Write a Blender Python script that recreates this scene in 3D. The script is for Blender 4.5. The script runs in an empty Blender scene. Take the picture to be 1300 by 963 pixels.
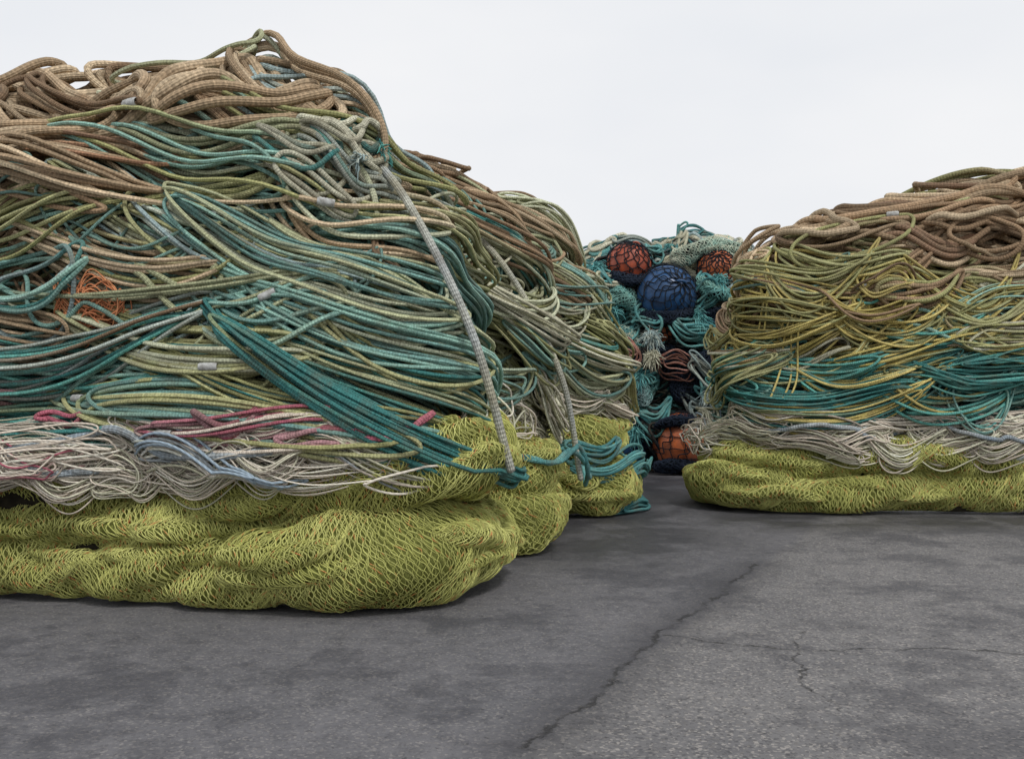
import bpy, math
import numpy as np
from mathutils import Vector

rng = np.random.default_rng(37)
scene = bpy.context.scene
scene.view_settings.view_transform = 'Standard'
scene.view_settings.look = 'None'
scene.view_settings.exposure = 0.0

def lin(r, g, b):
    c = np.array([r, g, b], float) / 255.0
    return np.where(c <= 0.04045, c / 12.92, ((c + 0.055) / 1.055) ** 2.4)

# ------------------------------------------------------------------ node helpers
def new_mat(name):
    m = bpy.data.materials.new(name)
    m.use_nodes = True
    nt = m.node_tree
    nt.nodes.clear()
    out = nt.nodes.new('ShaderNodeOutputMaterial')
    bs = nt.nodes.new('ShaderNodeBsdfPrincipled')
    nt.links.new(bs.outputs[0], out.inputs[0])
    return m, nt, bs

def inp(nt, sock, val):
    if isinstance(val, bpy.types.NodeSocket):
        nt.links.new(val, sock)
    else:
        sock.default_value = val

def M(nt, op, a, b=0.0, c=0.0, clamp=False):
    n = nt.nodes.new('ShaderNodeMath')
    n.operation = op
    n.use_clamp = clamp
    inp(nt, n.inputs[0], a); inp(nt, n.inputs[1], b); inp(nt, n.inputs[2], c)
    return n.outputs[0]

def mixc(nt, fac, a, b, mode='MIX'):
    n = nt.nodes.new('ShaderNodeMix')
    n.data_type = 'RGBA'
    n.blend_type = mode
    inp(nt, n.inputs[0], fac)
    for s, v in ((n.inputs[6], a), (n.inputs[7], b)):
        if isinstance(v, bpy.types.NodeSocket):
            nt.links.new(v, s)
        else:
            s.default_value = (v[0], v[1], v[2], 1)
    return n.outputs[2]

def noise(nt, vec, scale, detail=3.0, rough=0.55):
    n = nt.nodes.new('ShaderNodeTexNoise')
    n.inputs['Scale'].default_value = scale
    n.inputs['Detail'].default_value = detail
    n.inputs['Roughness'].default_value = rough
    if vec is not None:
        nt.links.new(vec, n.inputs['Vector'])
    return n.outputs[0]

def ramp(nt, fac, lo, hi, a=0.0, b=1.0):
    n = nt.nodes.new('ShaderNodeMapRange')
    n.inputs[1].default_value = lo; n.inputs[2].default_value = hi
    n.inputs[3].default_value = a; n.inputs[4].default_value = b
    inp(nt, n.inputs[0], fac)
    return n.outputs[0]

# ------------------------------------------------------------------ rope material
def rope_material(name, braid=True, k=3.0, pitch=0.8, dirt=0.4, lo=.6, hi=1.1, noisy=True, bump=.5):
    m, nt, bs = new_mat(name)
    at = nt.nodes.new('ShaderNodeAttribute'); at.attribute_name = 'Col'
    uv = nt.nodes.new('ShaderNodeUVMap')
    sep = nt.nodes.new('ShaderNodeSeparateXYZ')
    nt.links.new(uv.outputs[0], sep.inputs[0])
    u, v = sep.outputs[0], sep.outputs[1]
    kv = M(nt, 'MULTIPLY', v, 2 * math.pi * k)
    uu = M(nt, 'MULTIPLY', u, 2 * math.pi * pitch * k)
    a = M(nt, 'SINE', M(nt, 'ADD', kv, uu))
    if braid:
        hgt = M(nt, 'MULTIPLY', a, M(nt, 'SINE', M(nt, 'SUBTRACT', kv, uu)))
    else:
        hgt = a
    shade = ramp(nt, hgt, -1, 1, lo, hi)
    col = at.outputs['Color']
    f = shade
    if noisy:
        tex = nt.nodes.new('ShaderNodeTexCoord'); obj = tex.outputs['Object']
        fine = noise(nt, obj, 75.0, 1)
        f = M(nt, 'MULTIPLY', shade, ramp(nt, fine, 0.3, 0.7, 0.72, 1.25))
    comb = nt.nodes.new('ShaderNodeCombineXYZ')
    for i in range(3):
        nt.links.new(f, comb.inputs[i])
    col = mixc(nt, 1.0, col, comb.outputs[0], 'MULTIPLY')
    if noisy:
        g = ramp(nt, noise(nt, obj, 6.5, 3, 0.7), 0.44, 0.72, 0.0, dirt)
        col = mixc(nt, g, col, lin(118, 106, 86))
    nt.links.new(col, bs.inputs['Base Color'])
    bs.inputs['Roughness'].default_value = 0.82
    bs.inputs['Specular IOR Level'].default_value = 0.18
    if bump:
        bp = nt.nodes.new('ShaderNodeBump')
        bp.inputs['Strength'].default_value = bump
        bp.inputs['Distance'].default_value = 0.004
        nt.links.new(hgt, bp.inputs['Height'])
        nt.links.new(bp.outputs[0], bs.inputs['Normal'])
    return m

MAT_BRAID = rope_material('braided_rope', True, 6.0, 0.5, 0.5, .66, 1.1, bump=.7)
MAT_TWIST = rope_material('twisted_rope', True, 3.0, 0.8, 0.45, .74, 1.1)
MAT_CORD = rope_material('thin_cord', False, 2.0, 0.6, 0.0, .8, 1.08, noisy=False, bump=0)
MAT_TWINE = rope_material('net_twine', False, 2.0, 0.5, 0.0, .85, 1.08, noisy=False, bump=0)

def core_material(name, c1, c2, sc=25):
    m, nt, bs = new_mat(name)
    tex = nt.nodes.new('ShaderNodeTexCoord')
    n1 = ramp(nt, noise(nt, tex.outputs['Object'], sc, 4, 0.7), 0.3, 0.7)
    nt.links.new(mixc(nt, n1, c1, c2), bs.inputs['Base Color'])
    bs.inputs['Roughness'].default_value = 0.95
    bs.inputs['Specular IOR Level'].default_value = 0.1
    return m
MAT_CORE = core_material('shaded_gap_core', lin(32, 29, 24), lin(52, 48, 38))  # near-black core colour stands in for shade between the strands
MAT_NETCORE = core_material('packed_green_net', lin(92, 96, 48), lin(138, 142, 78), 60)
MAT_DARKCORE = core_material('packed_dark_net', lin(18, 21, 24), lin(38, 44, 48))

def plastic_material(name, c, c2, rough=0.3, sc=7):
    m, nt, bs = new_mat(name)
    tex = nt.nodes.new('ShaderNodeTexCoord')
    n1 = ramp(nt, noise(nt, tex.outputs['Object'], sc, 5, 0.65), 0.36, 0.7)
    nt.links.new(mixc(nt, n1, c, c2), bs.inputs['Base Color'])
    nt.links.new(ramp(nt, n1, 0, 1, rough, 0.75), bs.inputs['Roughness'])
    return m
MAT_ORANGE = plastic_material('orange_plastic', lin(206, 110, 62), lin(140, 82, 58))
MAT_RED = plastic_material('red_orange_plastic', lin(184, 86, 56), lin(118, 64, 52))
MAT_BLUE = plastic_material('blue_plastic', lin(38, 84, 132), lin(34, 56, 84))
MAT_SLEEVE = plastic_material('grey_tape', lin(192, 194, 192), lin(132, 130, 124), 0.7, 40)

# ------------------------------------------------------------------ mesh assembly
class Build:
    def __init__(self):
        self.v = []; self.f = []; self.uv = []; self.c = []; self.m = []; self.n = 0
    def add(self, v, f, uv, c, mi=0):
        self.v.append(v); self.f.append(f + self.n); self.uv.append(uv)
        self.c.append(c); self.m.append(np.full(len(f), mi, np.int32)); self.n += len(v)
    def obj(self, name, mats, parent=None, label=None):
        v = np.concatenate(self.v).astype(np.float32)
        f = np.concatenate(self.f).astype(np.int32)
        uv = np.concatenate(self.uv).astype(np.float32)
        c = np.concatenate(self.c).astype(np.float32)
        mi = np.concatenate(self.m)
        me = bpy.data.meshes.new(name)
        me.vertices.add(len(v)); me.vertices.foreach_set('co', v.ravel())
        me.loops.add(f.size); me.loops.foreach_set('vertex_index', f.ravel())
        me.polygons.add(len(f))
        me.polygons.foreach_set('loop_start', np.arange(0, f.size, 4, dtype=np.int32))
        me.update(calc_edges=True)
        me.polygons.foreach_set('use_smooth', np.ones(len(f), bool))
        me.polygons.foreach_set('material_index', mi)
        l = me.uv_layers.new(name='UVMap'); l.data.foreach_set('uv', uv.ravel())
        at = me.attributes.new('Col', 'FLOAT_COLOR', 'POINT')
        at.data.foreach_set('color', np.column_stack([c, np.ones(len(c))]).astype(np.float32).ravel())
        for mt in mats:
            me.materials.append(mt)
        o = bpy.data.objects.new(name, me)
        scene.collection.objects.link(o)
        if parent is not None:
            o.parent = parent
            o.matrix_parent_inverse = parent.matrix_world.inverted()
        if label:
            o['label'] = label
        return o

def norm(a):
    return a / np.maximum(np.linalg.norm(a, axis=-1, keepdims=True), 1e-9)

def tube(pts, nrm, r, sides, col, caps=True):
    N = len(pts)
    r = np.broadcast_to(np.asarray(r, float), (N,)).copy()
    if caps:
        r[0] *= 0.3; r[-1] *= 0.3
    T = norm(np.gradient(pts, axis=0))
    B = norm(np.cross(T, nrm)); Nn = np.cross(B, T)
    a = np.arange(sides) * 2 * np.pi / sides
    ring = pts[:, None] + r[:, None, None] * (np.cos(a)[None, :, None] * B[:, None] + np.sin(a)[None, :, None] * Nn[:, None])
    v = ring.reshape(-1, 3)
    i = np.arange(N - 1)[:, None]; j = np.arange(sides)[None]
    j2 = (j + 1) % sides
    f = np.stack([i * sides + j, i * sides + j2, (i + 1) * sides + j2, (i + 1) * sides + j], -1).reshape(-1, 4)
    seg = np.concatenate([[0], np.cumsum(np.linalg.norm(np.diff(pts, axis=0), axis=1))]) / (2 * np.pi * float(np.mean(r)))
    jj = np.broadcast_to(j, (N - 1, sides)); ua = np.broadcast_to(seg[:-1, None], jj.shape); ub = np.broadcast_to(seg[1:, None], jj.shape)
    uv = np.stack([np.stack([ua, jj / sides], -1), np.stack([ua, (jj + 1) / sides], -1),
                   np.stack([ub, (jj + 1) / sides], -1), np.stack([ub, jj / sides], -1)], 2).reshape(-1, 2)
    c = np.repeat(col, sides, axis=0)
    return v, f, uv, c

def ptransport(pts, first=None):
    T = norm(np.gradient(pts, axis=0))
    n = np.array([0.0, 0.0, 1.0]) if abs(T[0][2]) < 0.9 else np.array([1.0, 0, 0])
    out = np.zeros_like(pts)
    for i in range(len(pts)):
        n = n - T[i] * np.dot(n, T[i]); n = n / max(np.linalg.norm(n), 1e-9)
        out[i] = n
    return out

def smooth_noise(x, nk, lo=0.0, hi=1.0):
    nk = max(int(nk), 1)
    k = rng.uniform(lo, hi, nk + 2)
    s = np.clip(x, 0, 1) * nk
    i = np.minimum(s.astype(int), nk); fr = s - i
    fr = (1 - np.cos(fr * np.pi)) / 2
    return k[i] * (1 - fr) + k[i + 1] * fr

def catmull(P, n):
    P = np.asarray(P, float)
    Q = np.vstack([2 * P[0] - P[1], P, 2 * P[-1] - P[-2]])
    t = np.linspace(0, len(P) - 1 - 1e-6, n)
    i = t.astype(int); f = (t - i)[:, None]
    a, b, c, d = Q[i], Q[i + 1], Q[i + 2], Q[i + 3]
    return 0.5 * ((2 * b) + (-a + c) * f + (2 * a - 5 * b + 4 * c - d) * f ** 2 + (-a + 3 * b - 3 * c + d) * f ** 3)

# ------------------------------------------------------------------ pile body surface
class Pile:
    """prof rows: z, scale x, scale y, shift x"""
    def __init__(self, cx, cy, a, b, n, prof, bump=0.05, shear=0.0):
        self.c = np.array([cx, cy]); self.a = a; self.b = b; self.shear = shear; self.vmin = 0.0
        th = np.linspace(-np.pi / 2 - 2 * np.pi, -np.pi / 2 + 2 * np.pi, 16001)
        x = a * np.sign(np.cos(th)) * np.abs(np.cos(th)) ** (2 / n)
        y = b * np.sign(np.sin(th)) * np.abs(np.sin(th)) ** (2 / n)
        s = np.concatenate([[0], np.cumsum(np.hypot(np.diff(x), np.diff(y)))])
        s -= s[8000]
        self.tab = (s, x, y); self.per = s[-1]
        p = np.array([tuple(q) + (0.0,) * (4 - len(q)) for q in prof], float)
        d = catmull(p, 200)
        d[:, 1:3] = np.maximum(d[:, 1:3], 0.0)
        v = np.concatenate([[0], np.cumsum(np.hypot(np.diff(d[:, 0]), b * np.diff(d[:, 2])))])
        self.v = v; self.z = d[:, 0]; self.sx = d[:, 1]; self.sy = d[:, 2]; self.ox = d[:, 3]; self.vmax = v[-1]
        self.k = [(rng.uniform(-1, 1) * 4.5, rng.uniform(-1, 1) * 9.0, rng.uniform(0, 6.28)) for _ in range(8)]
        self.bump = bump
    def base(self, u, v):
        s, x, y = self.tab
        bx = np.interp(u, s, x); by = np.interp(u, s, y)
        v = np.clip(v, 0, self.vmax)
        X = bx * np.interp(v, self.v, self.sx)
        return np.stack([self.c[0] + X + np.interp(v, self.v, self.ox),
                         self.c[1] + by * np.interp(v, self.v, self.sy) + self.shear * X,
                         np.interp(v, self.v, self.z)], -1)
    def P(self, u, v, h=0.0):
        u = np.asarray(u, float); v = np.asarray(v, float)
        e = 0.05
        p = self.base(u, v)
        vv = np.clip(v, e, self.vmax - e)
        du = self.base(u + e, vv) - self.base(u - e, vv)
        dv = self.base(u, vv + e) - self.base(u, vv - e)
        n = norm(np.cross(du, dv))
        bmp = sum(np.sin(k1 * u + k2 * v + ph) for k1, k2, ph in self.k) * self.bump / 3
        p = p + n * (np.asarray(h) + bmp)[..., None]
        p[..., 2] = np.maximum(p[..., 2], 0.02)
        return p, n
    def uv_of(self, X, Z):
        i = int(np.argmax(self.z > Z)) if Z < self.z.max() - .02 else len(self.z) - 12
        return (X - self.c[0] - self.ox[i]) / max(self.sx[i], 0.2), self.v[i]
    def core(self, parent, name='pile_core', mat=MAT_CORE):
        B = Build()
        us = np.linspace(-self.per / 4, self.per / 4, 120); vs = np.linspace(0, self.vmax, 50)
        U, V = np.meshgrid(us, vs)
        p, _ = self.P(U, V, np.full(U.shape, -0.10))
        nu = len(us)
        i = np.arange(len(vs) - 1)[:, None]; j = np.arange(nu - 1)[None]
        f = np.stack([i * nu + j, i * nu + j + 1, (i + 1) * nu + j + 1, (i + 1) * nu + j], -1).reshape(-1, 4)
        B.add(p.reshape(-1, 3), f, np.zeros((f.size, 2)), np.zeros((p.size // 3, 3)))
        return B.obj(name, [mat], parent)

# ------------------------------------------------------------------ a hank of rope flaked to and fro
def hank(B, pile, u0, v0, L, Wd, turns, r, cols, h0=0.0, thick=0.08, sag=0.1, tilt=0.0, sides=6, ppt=64, wob=0.04, mi=0, vert=False, kink=1.0, mix=.6):
    N = turns * ppt
    x = np.linspace(0, 1, N); t = x * turns * 2 * np.pi + rng.uniform(0, 6.28)
    fat = min(1.0, .014 / r)                       # thick rope bends less
    Lk = L / 2 * smooth_noise(x, turns, 0.60, 1.1)
    Wk = Wd / 2 * smooth_noise(x, turns, 0.12, 1.2)
    p = Lk * np.cos(t) + smooth_noise(x, turns, -0.10, 0.10) * L
    ql = Wk * np.sin(t) + Wd * smooth_noise(x, turns * 2, -0.38, 0.38) * (.35 + .65 * fat)
    ph = rng.uniform(0, 6.28)
    q = ql + tilt * p + sag * ((2 * p / L) ** 2 - 0.5) + wob * np.sin(2 * np.pi * p / (L * 0.9) + ph)
    q = q + smooth_noise(x, turns * 5, -1, 1) * .018 * fat * kink
    slip = np.clip(smooth_noise(x, turns * 2, -1, 1) - .6, 0, 1) * 2.0
    q = q - slip * .15 * kink
    prof = np.clip(1 - (ql / (Wd * 0.8)) ** 2, 0, 1) * np.clip(1.1 - (2 * p / L) ** 4, 0.0, 1)
    h = h0 + thick * (0.15 + 0.85 * x) * prof + smooth_noise(x, turns * 5, -1, 1) * .02 + r * .6 * smooth_noise(x, turns * 9, -1, 1) * fat
    e = np.clip(np.minimum(x, 1 - x) * turns / .45, 0, 1)   # both rope ends tucked back into the stack
    h = h * e - .10 * (1 - e)
    if vert:
        U, V = u0 + q, v0 + p
    else:
        U, V = u0 + p, v0 + q
    vm = pile.vmin + .05 * np.sin(5 * U + 1) + .04 * np.sin(11 * U) + rng.uniform(-.06, .03)
    V = np.where((V < vm) & (pile.vmin > 0), vm - (vm - V) * .35, V)
    pts, n = pile.P(U, V, h + r)
    nk = turns + 1
    pal = np.array([cols[rng.integers(0, 2)] if rng.uniform() < mix or len(cols) < 4 else cols[rng.integers(2, len(cols))] for _ in range(nk + 1)])
    pal = pal * rng.uniform(.66, 1.2, (nk + 1, 1))
    ii = np.minimum((x * nk).astype(int), nk - 1)
    fr = np.clip((x * nk - ii - .35) / .3, 0, 1)[:, None]
    col = pal[ii] * (1 - fr) + pal[ii + 1] * fr
    col = np.clip(col * smooth_noise(x, turns * 3, 0.82, 1.12)[:, None], 0, .85)
    B.add(*tube(pts, n, r, sides, col), mi)
    return pts, n

def sleeve_on(parent, pts, n, r, cam=np.array([0, 0, 1.25])):
    facing = np.einsum('ij,ij->i', n, norm(cam - pts))
    cand = np.where(facing > 0.5)[0]
    cand = cand[(cand > len(pts) * 0.7) & (cand < len(pts) - 50)]
    if len(cand) == 0:
        return
    i = int(rng.choice(cand))
    d = pts[i + 1] - pts[i]; d = d / np.linalg.norm(d)
    ln = max(0.10, r * 6)
    seg = pts[i] + np.linspace(0, ln, 12)[:, None] * d + n[i] * r * 0.8
    rad = np.array([1.2, 1.5, 1.4, 1.55, 1.42, 1.58, 1.4, 1.55, 1.42, 1.52, 1.4, 1.15]) * r + .002
    B = Build()
    B.add(*tube(seg, np.repeat(n[i:i + 1], 12, 0), rad, 10, np.ones((12, 3)), caps=False))
    B.obj('tape_sleeve', [MAT_SLEEVE], parent)

# ------------------------------------------------------------------ gathered diamond netting in a roll
def net_roll(parent, spine, radii, cA, cB, twine=0.0024, pitch=0.0150, cell=0.072, layers=3, name='netting', core=MAT_NETCORE, squash=0.92, label=None, fleck=True, folds=5, B0=None, crease=.085):
    B = B0 or Build()
    nS = 160
    S = catmull(spine, nS)
    R = catmull(np.array([[q, 0] for q in radii], float), nS)[:, 0]
    e = np.linspace(-1, 1, nS); R = R * np.clip(1 - np.abs(e) ** (12 if B0 is None else 4), 0.02, 1) ** 0.5
    N0 = ptransport(S); T = norm(np.gradient(S, axis=0)); Bn = np.cross(T, N0)
    ln = np.concatenate([[0], np.cumsum(np.linalg.norm(np.diff(S, axis=0), axis=1))]); tot = ln[-1]
    ks = [(rng.uniform(2, 8), rng.integers(1, 3), rng.uniform(0, 6.28)) for _ in range(4)]
    k2 = [(rng.uniform(4, 15), rng.integers(-4, 5), rng.uniform(0, 6.28)) for _ in range(5)]
    def surf(s, ph, off):
        def it(A):
            return np.stack([np.interp(s, ln, A[:, i]) for i in range(3)], -1)
        c, a, b = it(S), norm(it(N0)), norm(it(Bn))
        r = np.interp(s, ln, R)
        cre = sum(1 - np.abs(np.sin((k * s + m * ph + p + .5 * np.sin(3 * s + p)) / 2)) * 1.57 for k, m, p in k2)
        mod = 1 + 0.055 * sum(np.sin(k * s + m * ph + p) for k, m, p in ks) - crease * cre
        rr = r * mod + off
        p = c + a * (np.cos(ph) * rr * squash)[..., None] + b * (np.sin(ph) * rr)[..., None]
        n = norm(p - c)
        p[..., 2] = np.maximum(p[..., 2], 0.006 + 0.5 * (off + 0.03))
        return p, n
    ss = np.linspace(0, tot, 120); pp = np.linspace(0, 2 * np.pi, 64)
    SS, PP = np.meshgrid(ss, pp, indexing='ij')
    p, _ = surf(SS, PP, np.full(SS.shape, -0.024))
    i = np.arange(119)[:, None]; j = np.arange(63)[None]
    f = np.stack([i * 64 + j, i * 64 + j + 1, (i + 1) * 64 + j + 1, (i + 1) * 64 + j], -1).reshape(-1, 4)
    B.add(p.reshape(-1, 3), f, np.zeros((f.size, 2)), np.zeros((p.size // 3, 3)), 1)
    rm = float(np.mean(radii)); ncell = max(4, int(2 * np.pi * rm / cell))
    npt = ncell * 4 + 1
    for L in range(layers):
        warp = rng.uniform(0, 6.28, 4)
        pt = pitch * rng.uniform(0.85, 1.2)
        ns = int(tot / pt)
        skew = rng.uniform(-0.42, 0.42)
        for q in range(ns):
            ph = np.linspace(0, 2 * np.pi, npt) + warp[0]
            s0 = (q + 0.5) * pt
            tri = np.sin(ph * ncell + (np.pi if q % 2 else 0))
            s = s0 + tri * pt * 0.46
            wf = min(1.0, rm / .15)
            s = s + wf * (0.08 * np.sin(s0 * 5 + ph + warp[1]) + 0.045 * np.sin(s0 * 11 + 2 * ph + warp[2]) + .012 * np.sin(s0 * 31 + 3 * ph)) + skew * rm * np.sin(ph + warp[3])
            s = s + rng.normal(0, 0.0018, npt)
            s = np.clip(s, 0.002, tot - 0.002)
            off = -0.008 + 0.006 * L + 0.008 * np.sin(ph * 3 + s0 * 9 + warp[3]) + .006 * np.sin(s0 * 45 + ph * 2 + L) + rng.normal(0, 0.0015, npt)
            p, n = surf(s, ph, off)
            m = 0.5 + 0.5 * np.sin(s0 * 6 + warp[1] + ph) * 0.6 + rng.normal(0, 0.12)
            m = np.clip(m, 0, 1)[:, None]
            col = (cA * (1 - m) + cB * m) * rng.uniform(0.7, 1.12)
            if fleck:
                fk = rng.uniform(size=npt) < .035
                col[fk] = ORG[0] * .9
            B.add(*tube(p, n, twine, 4, np.clip(col, 0, .8), caps=False), 0)
    if B0 is not None:
        return
    for k in range(folds):
        fl = rng.uniform(.4, .95); s0 = rng.uniform(0.02, max(.05, tot - fl)); f0 = rng.uniform(-.1, 2.0); df = rng.uniform(-.8, .8)
        sv = np.linspace(s0, min(s0 + fl, tot - .02), 5); fv = f0 + df * np.linspace(0, 1, 5) + rng.uniform(-.15, .15, 5)
        pr, _ = surf(sv, fv, np.full(5, -.02)); q = rng.uniform(.045, .09) * min(1, rm / .17)
        net_roll(parent, [tuple(z) for z in pr], [q * .7, q, q * 1.15, q, q * .6], cA, cB, twine, pitch, cell, 2, fleck=fleck, B0=B, squash=.8, crease=.05)
    return B.obj(name, [MAT_TWINE, core], parent, label)

def root(name, loc, label, category, group=None):
    o = bpy.data.objects.new(name, None)
    o.location = loc
    scene.collection.objects.link(o)
    bpy.context.view_layer.update()
    o['label'] = label; o['category'] = category
    if group: o['group'] = group
    return o

# ------------------------------------------------------------------ palettes
TAN = (lin(214, 192, 160), lin(180, 156, 126)); BRN = (lin(174, 146, 116), lin(138, 114, 90)); RUST = (lin(172, 132, 104), lin(146, 118, 96))
PALE = (lin(206, 210, 180), lin(182, 186, 148)); OLV = (lin(188, 188, 138), lin(162, 162, 112)); TEAL = (lin(98, 164, 154), lin(74, 136, 132))
SEA = (lin(148, 188, 174), lin(122, 162, 154)); BLUG = (lin(158, 178, 178), lin(186, 196, 186)); YEL = (lin(218, 200, 126), lin(192, 176, 106))
WHT = (lin(236, 228, 212), lin(214, 202, 186)); PNK = (lin(188, 108, 124), lin(196, 150, 154)); BGR = (lin(150, 166, 178), lin(190, 196, 196))
GRN = (lin(222, 222, 142), lin(188, 190, 108)); DRK = (lin(36, 40, 46), lin(56, 62, 66)); TQ = (lin(122, 186, 182), lin(84, 146, 148))
CREAM = (lin(214, 212, 188), lin(184, 182, 158)); ORG = (lin(222, 140, 90), lin(196, 118, 76)); FADED = (lin(222, 154, 110), lin(196, 126, 88))

def pick(opts):
    w = np.array([o[2] for o in opts], float); w /= w.sum()
    i = rng.choice(len(opts), p=w); j = rng.choice(len(opts), p=w); k = rng.choice(len(opts), p=w)
    return tuple(opts[i][0]) + tuple(opts[j][0]) + tuple(opts[k][0]), opts[i][1] * rng.uniform(.78, 1.16)

def cover(pile, parent, zones, umin, umax, filler_rows=0.17, n_sleeve=6, tiltf=lambda u: 0.0, nmax=92, loose=0, loose_z=(1.2, 2.6), loopy=.17, cross=.09):
    FB = Build()
    vz = lambda z: pile.uv_of(0, z)[1]
    pile.vmin = vz(zones[0][0]) - .03
    hs = []
    for (z0, z1, opts, Lr, Wr, tn, sagr) in zones:
        v0, v1 = vz(z0), (pile.vmax if z1 > 90 else vz(z1))
        Lm = (Lr[0] + Lr[1]) / 2
        for v in np.arange(v0, v1, filler_rows):
            for u in np.arange(umin, umax, Lm * .62):
                cols, r = pick(opts(u))
                cols = tuple(c * .7 for c in cols)  # inner rope darkened, painting deep shade into the gaps between hanks
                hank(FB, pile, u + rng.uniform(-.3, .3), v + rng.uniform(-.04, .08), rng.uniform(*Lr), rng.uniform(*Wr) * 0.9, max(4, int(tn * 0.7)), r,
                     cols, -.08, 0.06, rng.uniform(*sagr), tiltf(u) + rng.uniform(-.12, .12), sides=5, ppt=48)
        for v in np.arange(v0 + .04, v1, min(filler_rows, .18)):
            for u in np.arange(umin + rng.uniform(0, .5), umax, Lm * .70):
                hs.append((u + rng.uniform(-.35, .35), v + rng.uniform(-.06, .06), opts(u), Lr, Wr, tn, sagr))
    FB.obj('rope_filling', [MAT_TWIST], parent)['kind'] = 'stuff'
    rng.shuffle(hs)
    extra = Build() if len(hs) > nmax else None
    sl = 0
    for i, (u, v, o, Lr, Wr, tn, sagr) in enumerate(hs):
        cols, r = pick(o)
        B = Build() if i < nmax else extra
        L = rng.uniform(*Lr) * 1.12; W_ = rng.uniform(*Wr); tl = tiltf(u) + rng.uniform(-.2, .2); tt = tn
        q = rng.uniform()
        if q < loopy and r < .03:
            L *= .5; W_ *= 1.8; tt = max(4, int(tn * .6))
        elif q < loopy + cross:
            L *= .75; tl += rng.choice([-1, 1]) * rng.uniform(.2, .5); tt = max(4, int(tn * .65)); W_ *= .8
        pts, n = hank(B, pile, u, v, L, W_, tt, r, cols, rng.uniform(-.04, .12), rng.uniform(.12, .28), rng.uniform(*sagr), tl, sides=7, wob=rng.uniform(.02, .065))
        if i < nmax:
            B.obj('rope_hank' if r > .0084 else 'cord_hank', [MAT_BRAID if r > .0165 else (MAT_TWIST if r > .0084 else MAT_CORD)], parent)
            if sl < n_sleeve and .009 < r < .03 and rng.uniform() < .5:
                sleeve_on(parent, pts, n, r); sl += 1
    if extra is not None and extra.v:
        extra.obj('rope_hank', [MAT_TWIST], parent)['kind'] = 'stuff'
    LB = Build()
    for i in range(loose):
        u = rng.uniform(umin * .9, umax * .85); v = rng.uniform(vz(loose_z[0]), vz(loose_z[1]))
        vert = bool(rng.uniform() < .15)
        r = rng.choice([.009, .011, .014, .018]) if not vert else .010
        cols = (SEA, CREAM, PALE, SEA, OLV, BRN)[rng.integers(0, 6)]
        hank(LB, pile, u, v, rng.uniform(.6, 1.4) * (1 if not vert else .6), rng.uniform(.15, .35), int(rng.integers(2, 4)), r, cols, .12, .08, rng.uniform(-.05, .3), rng.uniform(-.4, .25), sides=8, vert=vert, ppt=80, wob=.05, kink=.6)
    if loose:
        LB.obj('loose_rope', [MAT_BRAID], parent, 'loose rope loops trailing over the hanks')['kind'] = 'stuff'
    pile.vmin = 0.0

def surf_rope(parent, pile, XZ, r, cols, h=0.1, name='tie_rope', mat=None, n=160, uvs=False, label=None, wob=0.0, strands=1, taut=False):
    P = [(a, b) if uvs else pile.uv_of(a, b) for a, b in XZ]
    c0 = catmull(P, n)
    x = np.linspace(0, 1, n)
    B = Build()
    for s in range(strands):
        hh = np.full(n, h) if np.isscalar(h) else catmull([[q, 0] for q in h], n)[:, 0]
        c = c0 + np.stack([smooth_noise(x, 9, -wob, wob), smooth_noise(x, 9, -wob, wob)], -1)
        if s: c = c + np.array([rng.uniform(-1, 1), rng.uniform(-1, 1)]) * r * 2.2
        pts, nn = pile.P(c[:, 0], c[:, 1], hh + (s * r * .8))
        if taut:                                   # pulled straight between a few bearing points
            k = np.linspace(0, n - 1, 4).astype(int)
            pts = catmull(pts[k], n)
        m = smooth_noise(x, 16, 0, 1)[:, None]
        B.add(*tube(pts, nn, r, 12, (cols[0] * (1 - m) + cols[1] * m) * smooth_noise(x, 30, .75, 1.1)[:, None]))
    return B.obj(name, [mat or MAT_BRAID], parent, label)

def tuft(parent, pile, X, Z, hh, size, cols, nfib=90, rad=.006):
    B = Build(); u, v = pile.uv_of(X, Z); p0, n0 = pile.P(u, v, hh)
    for k in range(nfib):
        d = norm(rng.normal(size=3) + n0 * .8); ax = norm(rng.normal(size=3)); l = size * rng.uniform(.5, 1.1)
        tt = np.linspace(0, 1, 8)[:, None]
        pts = p0 + d * tt * l + ax * np.sin(tt * 3.5 + k) * l * .25 + np.array([0, 0, -1]) * tt ** 2 * l * .5
        B.add(*tube(pts, np.tile(norm(np.cross(d, ax)), (8, 1)), rad, 4, np.tile(cols[k % 2] * rng.uniform(.7, 1.2), (8, 1))))
    B.obj('frayed_rope_end', [MAT_TWINE], parent)

# ================================================================== NEAR PILE
G = 'stacks of fishing net and rope standing on the quay'
r1 = root('net_pile', (-2.35, 6.85, 0), 'tall stack of green netting topped with teal, olive and tan ropes', 'fishing net pile', G)
P1 = Pile(-2.7, 7.0, 2.45, 1.3, 3.8, [(0, .95, .97, 0), (.6, .98, 1.0, 0), (1.2, .97, .95, 0), (1.8, .93, .84, 0), (2.3, .865, .68, 0), (2.6, .795, .54, .0), (2.84, .71, .42, -.02), (3.0, .58, .30, .02), (3.09, .42, .17, .28), (3.13, .14, .06, .7), (3.14, 0, 0, .8)], .10, shear=-.2)
P1.core(r1)
def z_low(u): return [(WHT, .0062, 3), (WHT, .0052, 2), (BGR, .008, .5), (PNK, .009, .4), (CREAM, .007, 1)]
def z_teal(u):
    return [(TEAL, .0115, 4), (SEA, .0115, 2.4), (OLV, .0115, 1), (PALE, .011, .6)] if u < .7 else [(OLV, .012, 2.4), (PALE, .0115, 2), (TEAL, .0115, 2), (SEA, .012, 1.6)]
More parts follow.
